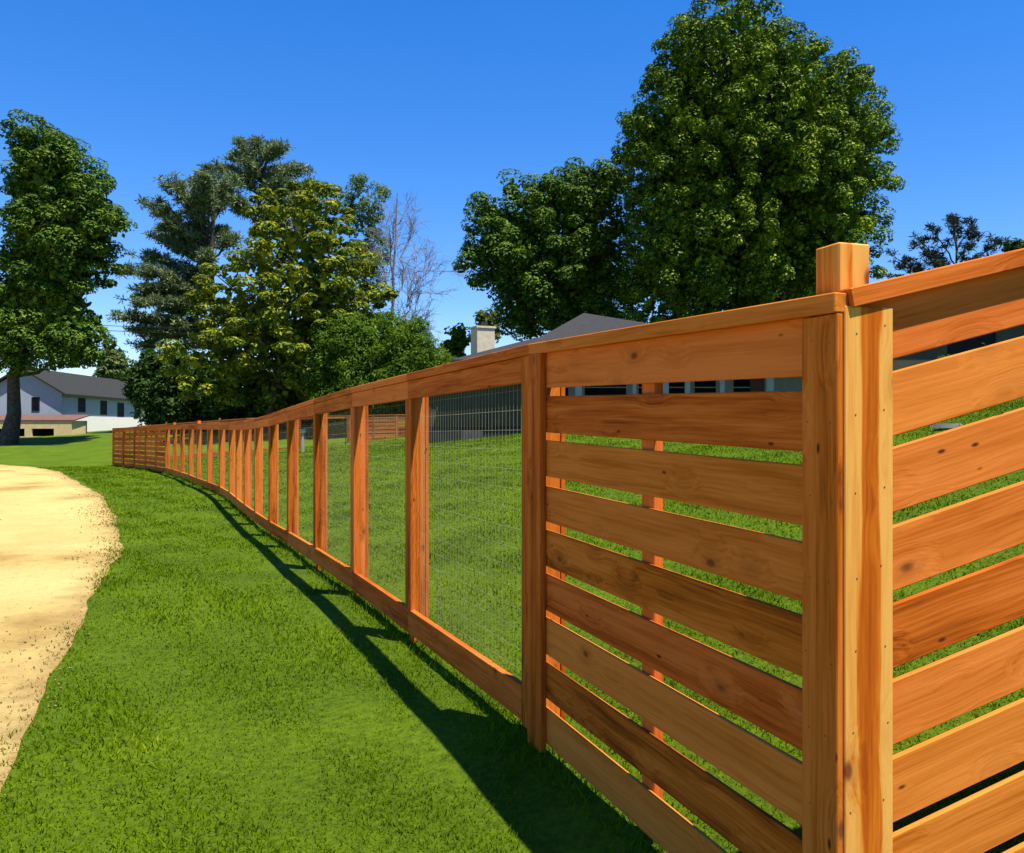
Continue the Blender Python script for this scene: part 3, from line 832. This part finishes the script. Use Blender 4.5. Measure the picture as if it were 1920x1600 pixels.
# bare tree
def bare_tree():
    rg = np.random.default_rng(41)
    d = 62.0
    bx = (722 - 960) / F * d
    root = empty('bare_tree', (bx, d, gz(bx, d)), 'leafless grey tree with fine bare twigs right of the magnolia', 'tree', 'trees around the yard')
    T = Tubes(); B = Tubes()
    base = np.array([bx, d, gz(bx, d) - .2]); top = np.array(P(745, 362, d))
    tp = limb_path(base, top, rg, .05, 12)
    T.add(tp, np.linspace(.2, .03, 12), 7)
    def grow(a, dirn, L_, r, lev):
        e = a + dirn * L_
        p = limb_path(a, e, rg, .3, 5)
        B.add(p, np.linspace(r, r * .45, 5), 4)
        if lev == 0: return
        for k in range(rg.integers(4, 7)):
            t = rg.uniform(.3, 1)
            q = np.array([np.interp(t, np.linspace(0, 1, 5), p[:, j]) for j in range(3)])
            nd = unit(dirn + rg.normal(size=3) * .55 + np.array([0, 0, .12]))
            grow(q, nd, L_ * rg.uniform(.45, .7), max(r * .5, .012), lev - 1)
    for (px, py, s) in [(800, 440, 4), (798, 490, 4), (790, 540, 3), (805, 585, 3), (770, 400, 6), (815, 620, 2), (730, 380, 7), (700, 420, 5), (755, 370, 8), (780, 600, 2), (700, 480, 4)]:
        e = np.array(P(px, py, d)); e[1] += rg.uniform(-2, 2)
        v = e - tp[s]; Ln = np.linalg.norm(v)
        grow(tp[s], v / Ln, Ln * .66, .06, 3)
    T.build('trunk', M_barkgrey, root); B.build('branch', M_barkgrey, root)
bare_tree()

# ------------------------------------------------------------------ left house
M_blue = plain('blue_grey_siding', (.30, .33, .385), .7, 2, .05)
M_white = plain('white_paint', (.84, .78, .66), .7, 3, .04)
M_roof = plain('charcoal_shingle', (.036, .036, .035), .95, 12, .25, .4, spec=.05)
M_cream = plain('cream_stucco', (.58, .43, .20), .8, 4, .1)
M_brownroof = plain('brown_roof_edge', (.14, .07, .05), .8, 5, .2)
M_darkgl = plain('dark_glass', (.006, .007, .009), .6, 3, .2, spec=.05)
M_frame = plain('dark_window_frame', (.018, .019, .022), .6, 5, .1, spec=.1)
M_void = plain('dark_interior', (.01, .009, .008), .9, 5, .1)  # near-black colour painted for the shade inside openings

def frame_rot(origin, ux):
    """matrix with x along ux (horizontal), y = inward (away from the viewer side), z up"""
    ux = Vector(ux).normalized(); uz = Vector((0, 0, 1)); uy = uz.cross(ux)
    M = Matrix((ux, uy, uz)).transposed().to_4x4(); M.translation = Vector(origin)
    return M

def lbox(name, M, lo, hi, mat, parent, bev=0):
    lo, hi = Vector(lo), Vector(hi); d = hi - lo
    o = bpy.data.objects.new(name, box_mesh(name, d.x, d.y, d.z, mat, bev)); C.objects.link(o)
    return put(o, M @ Matrix.Translation((lo + hi) / 2), parent)

def lchild(name, M, lo, hi, mat, part):
    """sub-part below a part that itself has a matrix"""
    lo, hi = Vector(lo), Vector(hi); d = hi - lo
    o = bpy.data.objects.new(name, box_mesh(name, d.x, d.y, d.z, mat, 0)); C.objects.link(o)
    o.parent = part
    o.matrix_basis = (part.parent.matrix_basis @ part.matrix_basis).inverted() @ M @ Matrix.Translation((lo + hi) / 2)
    return o

def window(M, x, z, w, h, root, frame=M_frame, pane=M_darkgl, proud=.04, bar=True):
    """window in the plane y=0 of M (outside is -y): frame part with pane and bar sub-parts"""
    f = .07
    vs, fs = [], []
    bm = bmesh.new()
    for lo, hi in [((-w / 2, -proud, -h / 2), (-w / 2 + f, .02, h / 2)), ((w / 2 - f, -proud, -h / 2), (w / 2, .02, h / 2)),
                   ((-w / 2 + f, -proud, h / 2 - f), (w / 2 - f, .02, h / 2)), ((-w / 2 + f, -proud, -h / 2), (w / 2 - f, .02, -h / 2 + f))]:
        r = bmesh.ops.create_cube(bm, size=1)
        for v in r['verts']:
            v.co = Vector([(a + b) / 2 + c * (b - a) for a, b, c in zip(lo, hi, v.co)])
    me = bpy.data.meshes.new('window'); bm.to_mesh(me); bm.free(); me.materials.append(frame)
    o = bpy.data.objects.new('window', me); C.objects.link(o)
    Mx = M @ Matrix.Translation((x, 0, z))
    put(o, Mx, root)
    lchild('pane', Mx, (-w / 2 + f, -.012, -h / 2 + f), (w / 2 - f, .01, h / 2 - f), pane, o)
    if bar: lchild('sash_bar', Mx, (-w / 2 + f, -.03, -.025), (w / 2 - f, -.013, .025), frame, o)
    return o

z0, z1 = 69.0, 91.0
A0 = Vector(((116 - 960) / F * z0, z0, 0)); A1 = Vector(((298 - 960) / F * z1, z1, 0))
wd = (A1 - A0).normalized(); wl = (A1 - A0).length
gzA = gz(A0.x, A0.y)
house = empty('blue_house', (A0.x, A0.y, gzA), 'blue grey two storey house with a white lower wall and charcoal roof', 'house')
Mh = frame_rot((A0.x, A0.y, 0), wd)          # y axis points to the left of wd = into the house
EAVE = EYE + 64 / F * z0; RID = EYE + 4.05 * z0 / 60; HW = 3.1
zsplit = EYE + 20 / F * z0
zb = -1.0
lbox('wall', Mh, (0, 0, zsplit), (wl, 2 * HW, EAVE), M_blue, house)
lbox('lower_wall', Mh, (.75, -.06, zb), (wl + .05, 2 * HW - .1, zsplit - .0), M_white, house)
# gable triangle
def hp(x, y, z): return Mh @ Vector((x, y, z))
poly_obj('gable_wall', [hp(0, 0, EAVE), hp(0, 2 * HW, EAVE), hp(0, HW, RID - .12), hp(.2, 0, EAVE), hp(.2, 2 * HW, EAVE), hp(.2, HW, RID - .12)],
         [(0, 1, 2), (3, 5, 4), (0, 2, 5, 3), (1, 4, 5, 2)], M_blue, house)
ov = .45
rs = (RID - EAVE) / HW
e0 = EAVE - ov * rs
rv = [hp(-.4, -ov, e0), hp(wl + ov, -ov, e0), hp(wl - 3.0, HW, RID), hp(-.4, HW, RID), hp(-.4, 2 * HW + ov, e0), hp(wl + ov, 2 * HW + ov, e0)]
th = Vector((0, 0, .16))
rv2 = [v + th for v in rv]
poly_obj('roof', rv + rv2, [(0, 3, 2, 1), (3, 4, 5, 2), (1, 2, 5), (6, 7, 8, 9), (9, 8, 11, 10), (7, 11, 8), (0, 1, 7, 6), (1, 5, 11, 7), (5, 4, 10, 11), (4, 3, 9, 10), (3, 0, 6, 9)], M_roof, house)
def along(px):
    """distance along the long wall of photo column px"""
    k = (px - 960) / F
    return (k * A0.y - A0.x) / (wd.x - k * wd.y)
for px, py in [(153, 760), (194, 765), (226, 769), (258, 773), (285, 776)]:
    s = along(px); y = A0.y + wd.y * s
    zc_ = EYE + (800 - py) / F * y
    window(Mh, s, zc_, 1.35 if s < 8 else 1.5, 1.0 * y / 60, house)
# gable window and eave board
Mg = frame_rot((A0.x, A0.y, 0), Vector((wd.y, -wd.x, 0)))   # x to the right along the gable, y inward
window(Mg, -2.05, EYE + (800 - 758) / F * 68.6, .62, 1.15, house)
# low cream garage annex in front of the gable
an = empty('garage', P(80, 800, 66).to_tuple()[:2] + (0,), 'low cream garage with brown roof edge and dark openings beside the leaning tree', 'garage')
ya = 65.5
def ax(px): return (px - 960) / F * ya
za_t = EYE + (800 - 789) / F * ya; za_b = EYE + (800 - 822) / F * ya - .4
def ablk(nm, x0, x1, yA, yB, zA, zB, mat): return block(nm, (x0, yA, zA), (x1, yB, zB), mat, an)
zop0 = EYE + (800 - 818.5) / F * ya; zop1 = EYE + (800 - 804) / F * ya
ablk('wall', ax(-60), ax(134), ya, ya + .2, zop1, za_t, M_cream)                # lintel band
for a_, b_ in [(-60, -20), (46, 59), (101, 134)]:
    ablk('pier', ax(a_), ax(b_), ya, ya + .2, za_b, zop1 - .002, M_cream)
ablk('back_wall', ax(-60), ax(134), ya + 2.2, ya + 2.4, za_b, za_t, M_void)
ablk('side_wall', ax(134) - .2, ax(134), ya + .202, ya + 2.2, za_b, za_t, M_cream)
ablk('sill', ax(59) , ax(101), ya + .01, ya + .19, za_b, zop0, M_cream)
ablk('sill', ax(-20), ax(46), ya + .01, ya + .19, za_b, zop0, M_cream)
r0, r1 = EYE + (800 - 790) / F * ya, EYE + (800 - 779.5) / F * ya
poly_obj('roof', [(ax(-62), ya - .06, r0), (ax(139), ya - .06, r0), (ax(139), ya - .06, r0 + .1), (ax(-62), ya - .06, r0 + .1),
                  (ax(-62), ya + 2.5, r1), (ax(139), ya + 2.5, r1), (ax(139), ya + 2.5, r1 + .1), (ax(-62), ya + 2.5, r1 + .1)],
         [(0, 1, 2, 3), (3, 2, 6, 7), (0, 4, 5, 1), (1, 5, 6, 2), (0, 3, 7, 4), (4, 7, 6, 5)], M_brownroof, an)

# utility wires
T = Tubes()
for dz in (0, .35):
    a, b = np.array(P(-700, 560, 60)), np.array(P(560, 632, 60))
    t = np.linspace(0, 1, 30)[:, None]
    p = a + (b - a) * t; p[:, 2] += dz - 4 * .4 * (t * (1 - t))[:, 0]
    T.add(p, .022, 4)
tag(T.build('utility_wire', M_frame), 'thin dark pair of utility wires crossing the sky between the leaning tree and the pine', 'wire')

# ------------------------------------------------------------------ grey house behind the yard
M_grey = plain('grey_green_siding', (.066, .062, .038), .8, 1.5, .2, spec=.1)
M_greyd = plain('dark_foundation', (.028, .032, .030), .9, 3, .15, spec=.05)
M_shing = plain('grey_shingle', (.040, .040, .040), .95, 14, .25, .4, spec=.05)
M_chim = plain('pale_chimney', (.50, .43, .29), .85, 6, .12, .2)
M_post = plain('pale_grey_paint', (.30, .30, .28), .6, 3, .05)
YH = 36.0
def hx(px, y=YH): return (px - 960) / F * y
gh = empty('grey_house', (hx(900), YH, gz(hx(900), YH)), 'low grey ranch house with shingle roof, chimney and white porch columns behind the lawn', 'house')
x0h, x1h = hx(800), hx(1700)
EV = 4.35
FL = 2.0
xp = hx(985)                                   # porch begins here
wl_lo = gz(x0h, YH) - .5
xw = hx(850)
block('wall', (xw + .002, YH, FL - .5), (xp, YH + 9, EV), M_grey, gh)
block('annex_wall', (x0h, YH, FL - .5), (xw, YH + 6, EV - .75), M_grey, gh)
block('annex_roof', (x0h - .3, YH - .35, EV - .748), (xw - .002, YH + 6.3, EV - .64), plain('annex_roofing', (.058, .056, .052), .95, 14, .25), gh)
block('foundation', (x0h + .02, YH - .03, wl_lo), (xp - .02, YH + .4, FL - .502), M_greyd, gh)
nb_ = 14
for i in range(nb_):
    x = x0h + .15 + i * (xp - x0h - .3) / (nb_ - 1)
    block('siding_batten', (x - .03, YH - .028, FL - .48), (x + .03, YH - .001, EV - .05 if x > xw + .05 else EV - .78), M_grey, gh)
block('porch_wall', (xp + .003, YH + 2.2, 1.2), (x1h, YH + 9, EV), M_post, gh)
block('porch_floor', (xp + .003, YH + .02, 1.0), (x1h, YH + 2.198, FL), M_greyd, gh)
for px, w in [(1085, .28), (1190, .14), (1248, .28), (1290, .2), (1355, .2), (1445, .3)]:
    x = hx(px)
    block('porch_column', (x - w / 2, YH + .05, FL + .001), (x + w / 2, YH + .05 + w, EV), M_post, gh)
Mp = frame_rot((0, YH + 2.2, 0), Vector((1, 0, 0)))
for px, w in [(1035, 1.6), (1135, 2.0), (1215, 1.0), (1270, .9), (1322, 1.1), (1395, 1.1)]:
    window(Mp, hx(px, YH + 2.2), FL + 1.25, w, 1.9, gh, frame=M_post, pane=M_darkgl)
dr = lbox('door', Mp, (hx(1408, YH + 2.2) - .05, -.06, FL), (hx(1425, YH + 2.2) + .35, -.005, FL + 2.05), plain('red_brown_door', (.12, .04, .03), .5), gh)
lchild('handle', Mp, (hx(1425, YH + 2.2) + .2, -.12, FL + .95), (hx(1425, YH + 2.2) + .26, -.061, FL + 1.1), M_frame, dr)
# roofs: low left wing and main hip
ye = YH - .75
def slab(name, top, faces, th, mat, parent):
    n = len(top); lo = [Vector(v) - Vector((0, 0, th)) for v in top]
    vs = [Vector(v) for v in top] + lo
    fs = list(faces) + [tuple(n + i for i in reversed(f)) for f in faces]
    from collections import Counter
    ec = {}
    for f in faces:
        for a, b in zip(f, f[1:] + f[:1]): ec[(a, b)] = 1
    for (a, b) in ec:
        if (b, a) not in ec: fs.append((b, a, n + a, n + b))
    return poly_obj(name, vs, fs, mat, parent)
wl_x = hx(846, ye)
slab('roof', [(wl_x, ye, EV - .08), (hx(1010, ye), ye, EV - .08), P(1010, 632, YH + 4.6), P(985, 640, YH + 4.6), (wl_x, YH + 10, EV - .08), (hx(1010, ye), YH + 10, EV - .08)],
     [(0, 1, 2, 3), (0, 3, 4), (3, 2, 5, 4)], .14, M_shing, gh)
ap = P(1095, 587, 41.5); bp_ = P(1420, 640, 43.0)
slab('roof', [(hx(948, ye) , ye - .05, EV + .05), (x1h + .6, ye - .05, EV + .05), bp_, ap, (hx(948, ye), 49, EV + .05), (x1h + .6, 49, EV + .05)],
     [(0, 1, 2, 3), (0, 3, 4), (3, 2, 5, 4), (1, 5, 2)], .16, M_shing, gh)
yc = 39.0
cz = EYE + (800 - 617) / F * yc
Mc = Matrix.Translation((hx(904, yc), yc, 0)) @ Matrix.Rotation(R(24), 4, 'Z')
ch = lbox('chimney', Mc, (-.40, -.4, 3.5), (.46, .4, cz), M_chim, gh)
lchild('chimney_cap', Mc, (-.45, -.45, cz + .001), (.51, .45, cz + .09), M_chim, ch)
lchild('flue', Mc, (-.1, -.15, cz + .091), (.2, .15, cz + .3), M_greyd, ch)
gx0 = hx(866, YH - .6)
bz0 = gz(gx0 + .4, YH - .6)
tag(block('utility_box', (gx0, YH - .75, bz0 - .1), (hx(903, YH - .6), YH - .3, bz0 + .34), plain('grey_box', (.05, .052, .055), .8), None, .01), 'low grey box standing against the foot of the grey house wall', 'box')

# grey shed seen through the top gap of the right fence
ys_ = 24.0
sx0, sx1 = hx(1640, ys_), hx(2150, ys_)
sb = gz(sx0, ys_) - .3
shed = empty('shed', (sx0, ys_, gz(sx0, ys_)), 'low grey shed with dark doorway seen through the gap right of the corner post', 'shed')
dx0, dx1 = hx(1776, ys_), hx(1868, ys_)
sz = EYE + 3.25
block('wall', (sx0, ys_, sb), (dx0, ys_ + .15, sz), M_grey, shed)
block('wall', (dx1, ys_, sb), (sx1, ys_ + .15, sz), M_grey, shed)
block('back_wall', (sx0, ys_ + 2.5, sb), (sx1, ys_ + 2.65, sz), M_grey, shed)
block('side_wall', (sx0, ys_ + .152, sb), (sx0 + .15, ys_ + 2.498, sz), M_grey, shed)
block('roof', (sx0 - .3, ys_ - .35, sz + .002), (sx1, ys_ + 2.9, sz + .12), M_shing, shed)
block('door', (dx0 + .002, ys_ + .06, sb), (dx1 - .002, ys_ + .1, sz), M_void, shed)  # black sheet across the open doorway, painting the shade within
def weed(px, py, dep, h, seed, label):
    rg = np.random.default_rng(seed)
    p = P(px, py, dep); bx, bz = p.x, gz(p.x, dep)
    root = empty('plant', (bx, dep, bz), label, 'plant', 'young plants in front of the shed')
    T = Tubes(); pos = []
    for k in range(7):
        e = np.array([bx + rg.normal() * .16, dep + rg.normal() * .12, p.z + rg.uniform(-.35, .08)])
        q = limb_path((bx + rg.normal() * .05, dep, bz), e, rg, .15, 5); T.add(q, np.linspace(.012, .005, 5), 4)
        for t in rg.uniform(.25, 1, 12): pos.append([np.interp(t, np.linspace(0, 1, 5), q[:, j]) for j in range(3)] + rg.normal(size=3) * .05)
    T.build('stem', M_bark, root)
    pos = np.array(pos); v, f = leaf_mesh(pos, unit(rg.normal(size=(len(pos), 3)) + [0, -.5, .8]), .13, .5, rg)
    mesh_np('foliage', v - np.array(root.location), [f], G_fine, root)
weed(1778, 668, 22.5, 1, 51, 'young green plant above the second slat, nearer the corner post')
weed(1852, 640, 22.5, 1, 52, 'young green plant above the second slat, nearer the right picture edge')
sx, sy = gpx(1778, 804)
st = bmesh.new(); bmesh.ops.create_cone(st, cap_ends=True, segments=11, radius1=.16, radius2=.13, depth=.06)
for v in st.verts: v.co.x *= 1.3 + .2 * math.sin(v.co.y * 14); v.co.y *= .8
me = bpy.data.meshes.new('stepping_stone'); st.to_mesh(me); st.free(); me.materials.append(plain('pale_stone', (.13, .13, .12), .9, 8, .2, .4))
o = bpy.data.objects.new('stepping_stone', me); C.objects.link(o); o.location = (sx, sy, gz(sx, sy) + .035)
tag(o, 'flat pale stone lying in the lawn beyond the right hand slats', 'stone')

# slender pole and pale garden post by the back fence
T = Tubes(); b = P(648, 820, 44); T.add([(b.x, 44, gz(b.x, 44) - .1), (b.x, 44, P(648, 702, 44).z)], .022, 8)
pr = empty('pole', (b.x, 44, gz(b.x, 44)), 'slender pale pole standing before the back fence', 'pole')
T.build('shaft', M_greyd, pr)
T = Tubes(); zt = P(648, 702, 44).z; T.add([(b.x, 44, zt), (b.x, 44, zt + .03)], .035, 8); T.build('cap', M_greyd, pr)
b = P(568, 845, 40); gzp = gz(b.x, 40)
pr = empty('garden_post', (b.x, 40, gzp), 'short pale post holding a small feeder, seen between the wire fence posts', 'post')
board('post', (b.x, 40, gzp - .1), (b.x, 40, P(568, 812, 40).z), (0, 1, 0), .1, .1, M_post, pr)
z_ = P(568, 812, 40).z
board('feeder', (b.x - .14, 40, z_ + .1), (b.x + .14, 40, z_ + .1), (0, 1, 0), .2, .18, M_post, pr, .02)
board('feeder_roof', (b.x - .2, 40, z_ + .23), (b.x + .2, 40, z_ + .23), (0, 1, 0), .28, .06, M_frame, pr, .01)

# ------------------------------------------------------------------ grass blades and road debris
def scatter(n, rmin, rmax, p, amin, amax, rg):
    """more points near the viewer's standing place; radius pdf ~ r^-p"""
    q = 1 - p
    r = (rmin ** q + rg.uniform(0, 1, n) * (rmax ** q - rmin ** q)) ** (1 / q)
    a = np.radians(rg.uniform(amin, amax, n))
    return np.stack([r * np.sin(a), r * np.cos(a)], 1), r

def blades(name, xy, r, hgt, wid, mat, rg, lean=.62):
    n = len(xy)
    z = ground(xy[:, 0], xy[:, 1])
    base = np.stack([xy[:, 0], xy[:, 1], z - .004], 1)
    a = rg.uniform(0, 2 * np.pi, n)
    s = np.stack([np.cos(a), np.sin(a), np.zeros(n)], 1)
    l = rg.normal(size=(n, 3)) * lean; l[:, 2] = 1; l = unit(l)
    h = (hgt * rg.uniform(.55, 1.25, n))[:, None]; w = (wid * rg.uniform(.7, 1.3, n))[:, None]
    bend = unit(rg.normal(size=(n, 3)) * np.array([1, 1, .1])) * h * .38
    mid = base + l * h * .55 + bend * .25; tip = base + l * h + bend
    v = np.stack([base - s * w * .5, base + s * w * .5, mid + s * w * .42, mid - s * w * .42, tip], 1).reshape(-1, 3)
    i = np.arange(n)[:, None] * 5
    f = np.concatenate([i + np.array([0, 1, 2]), i + np.array([0, 2, 3]), i + np.array([3, 2, 4])], 1).reshape(-1, 3)
    o = mesh_np(name, v, [f], mat)
    return tag(o, 'short bright green grass blades covering the lawn', 'grass', kind='stuff')

G_grass = leafmat('grass_blades', [(0, (.060, .085, .004)), (.3, (.062, .120, .001)), (.6, (.096, .166, .001)), (.88, (.14, .215, .003)), (1, (.26, .28, .015))], .3, .8, .02)
rg = np.random.default_rng(3)
xy, r = scatter(520000, 1.7, 46, .55, -47, 44, rg)
dm = in_poly(xy[:, 0], xy[:, 1], ROADPOLY)
de = np.full(len(xy), 9.)
de[dm] = poly_dist(xy[dm, 0], xy[dm, 1], RE[::3])
keep = (~dm) | (rg.uniform(0, 1, len(xy)) < np.exp(-de * 9) * .5) & (r < 25)
keep &= ~((xy[:, 1] > 35) & (xy[:, 0] > -3.4))
keep &= ~((xy[:, 1] > 23.8) & (xy[:, 0] > sx0))
xy, r = xy[keep], r[keep]
pat = .8 + .35 * np.sin(xy[:, 0] * 2.3 + 1) * np.sin(xy[:, 1] * 1.9) + .2 * np.sin(xy[:, 0] * 7 + xy[:, 1] * 5)
blades('grass', xy, r, (.035 + .0008 * r) * np.clip(pat, .5, 1.3), 0.0030 + .0008 * r, G_grass, rg)
# longer grass left along the fence foot and round the posts
rg = np.random.default_rng(13)
n = 9000
FQ = np.array([right_pts[2], right_pts[1]] + front, float)
sg = rg.choice(len(FQ) - 1, n, p=(lambda w: w / w.sum())(1 / np.maximum(FQ[:-1, 1], 2.5) ** .8))
t = rg.uniform(0, 1, (n, 1)); pxy = FQ[sg] * (1 - t) + FQ[sg + 1] * t
dd = unit(FQ[sg + 1] - FQ[sg]); pxy = pxy + np.stack([dd[:, 1], -dd[:, 0]], 1) * (np.abs(rg.normal(size=(n, 1))) * .07 * rg.choice([-1, 1], (n, 1)) + .03)
rr = np.linalg.norm(pxy, axis=1)
blades('long_grass', pxy, rr, (.068 + .0008 * rr) * rg.uniform(.5, 1.2, n), .0034 + .0006 * rr, G_grass, rg, .45)['label'] = 'longer green grass tufts along the foot of the cedar fence'
# straw and clods along the road edge
M_clod = plain('dry_clod', (.24, .155, .045), .95, 3, .5, .3)
rg = np.random.default_rng(5)
n = 1500
k = rg.integers(10, 420, n * 3); k = k[(np.sin(k * .11) + np.sin(k * .043 + 1) + rg.normal(size=n * 3) * .5) > .2][:n]; n = len(k)
pxy = RE[k] - nrm[k] * (np.abs(rg.normal(size=(n, 1))) * .32 - .08) * np.clip(RE[k, 1:2] / 5, .5, 1.5)
sd = rg.uniform(.003, .009, n) * np.clip(pxy[:, 1] / 5, .6, 2)
octv = np.array([[1, 0, 0], [0, 1, 0], [-1, 0, 0], [0, -1, 0], [0, 0, 1], [0, 0, -.6]], float)
octf = np.array([[0, 1, 4], [1, 2, 4], [2, 3, 4], [3, 0, 4], [1, 0, 5], [2, 1, 5], [3, 2, 5], [0, 3, 5]])
pz = ground(pxy[:, 0], pxy[:, 1]) + .012
cv = (np.concatenate([pxy, pz[:, None]], 1)[:, None, :] + octv[None] * sd[:, None, None] * rg.uniform(.6, 1.5, (n, 6, 1)))
far = rg.uniform(0, 1, n) < .3                  # sparse crumbs all over the road
tr = rg.uniform(.02, .8, (n, 1))
pxy = np.where(far[:, None], RE[k] * (1 - tr) + LEr[k] * tr, pxy)
pz = ground(pxy[:, 0], pxy[:, 1]) + .014
cv = (np.concatenate([pxy, pz[:, None]], 1)[:, None, :] + octv[None] * sd[:, None, None] * rg.uniform(.6, 1.5, (n, 6, 1)))
cf = (np.arange(n)[:, None, None] * 6 + octf[None]).reshape(-1, 3)
tag(mesh_np('dirt_clods', cv.reshape(-1, 3), [cf], M_clod), 'small brown clods and pebbles along the ragged dirt edge', 'clods', kind='stuff')
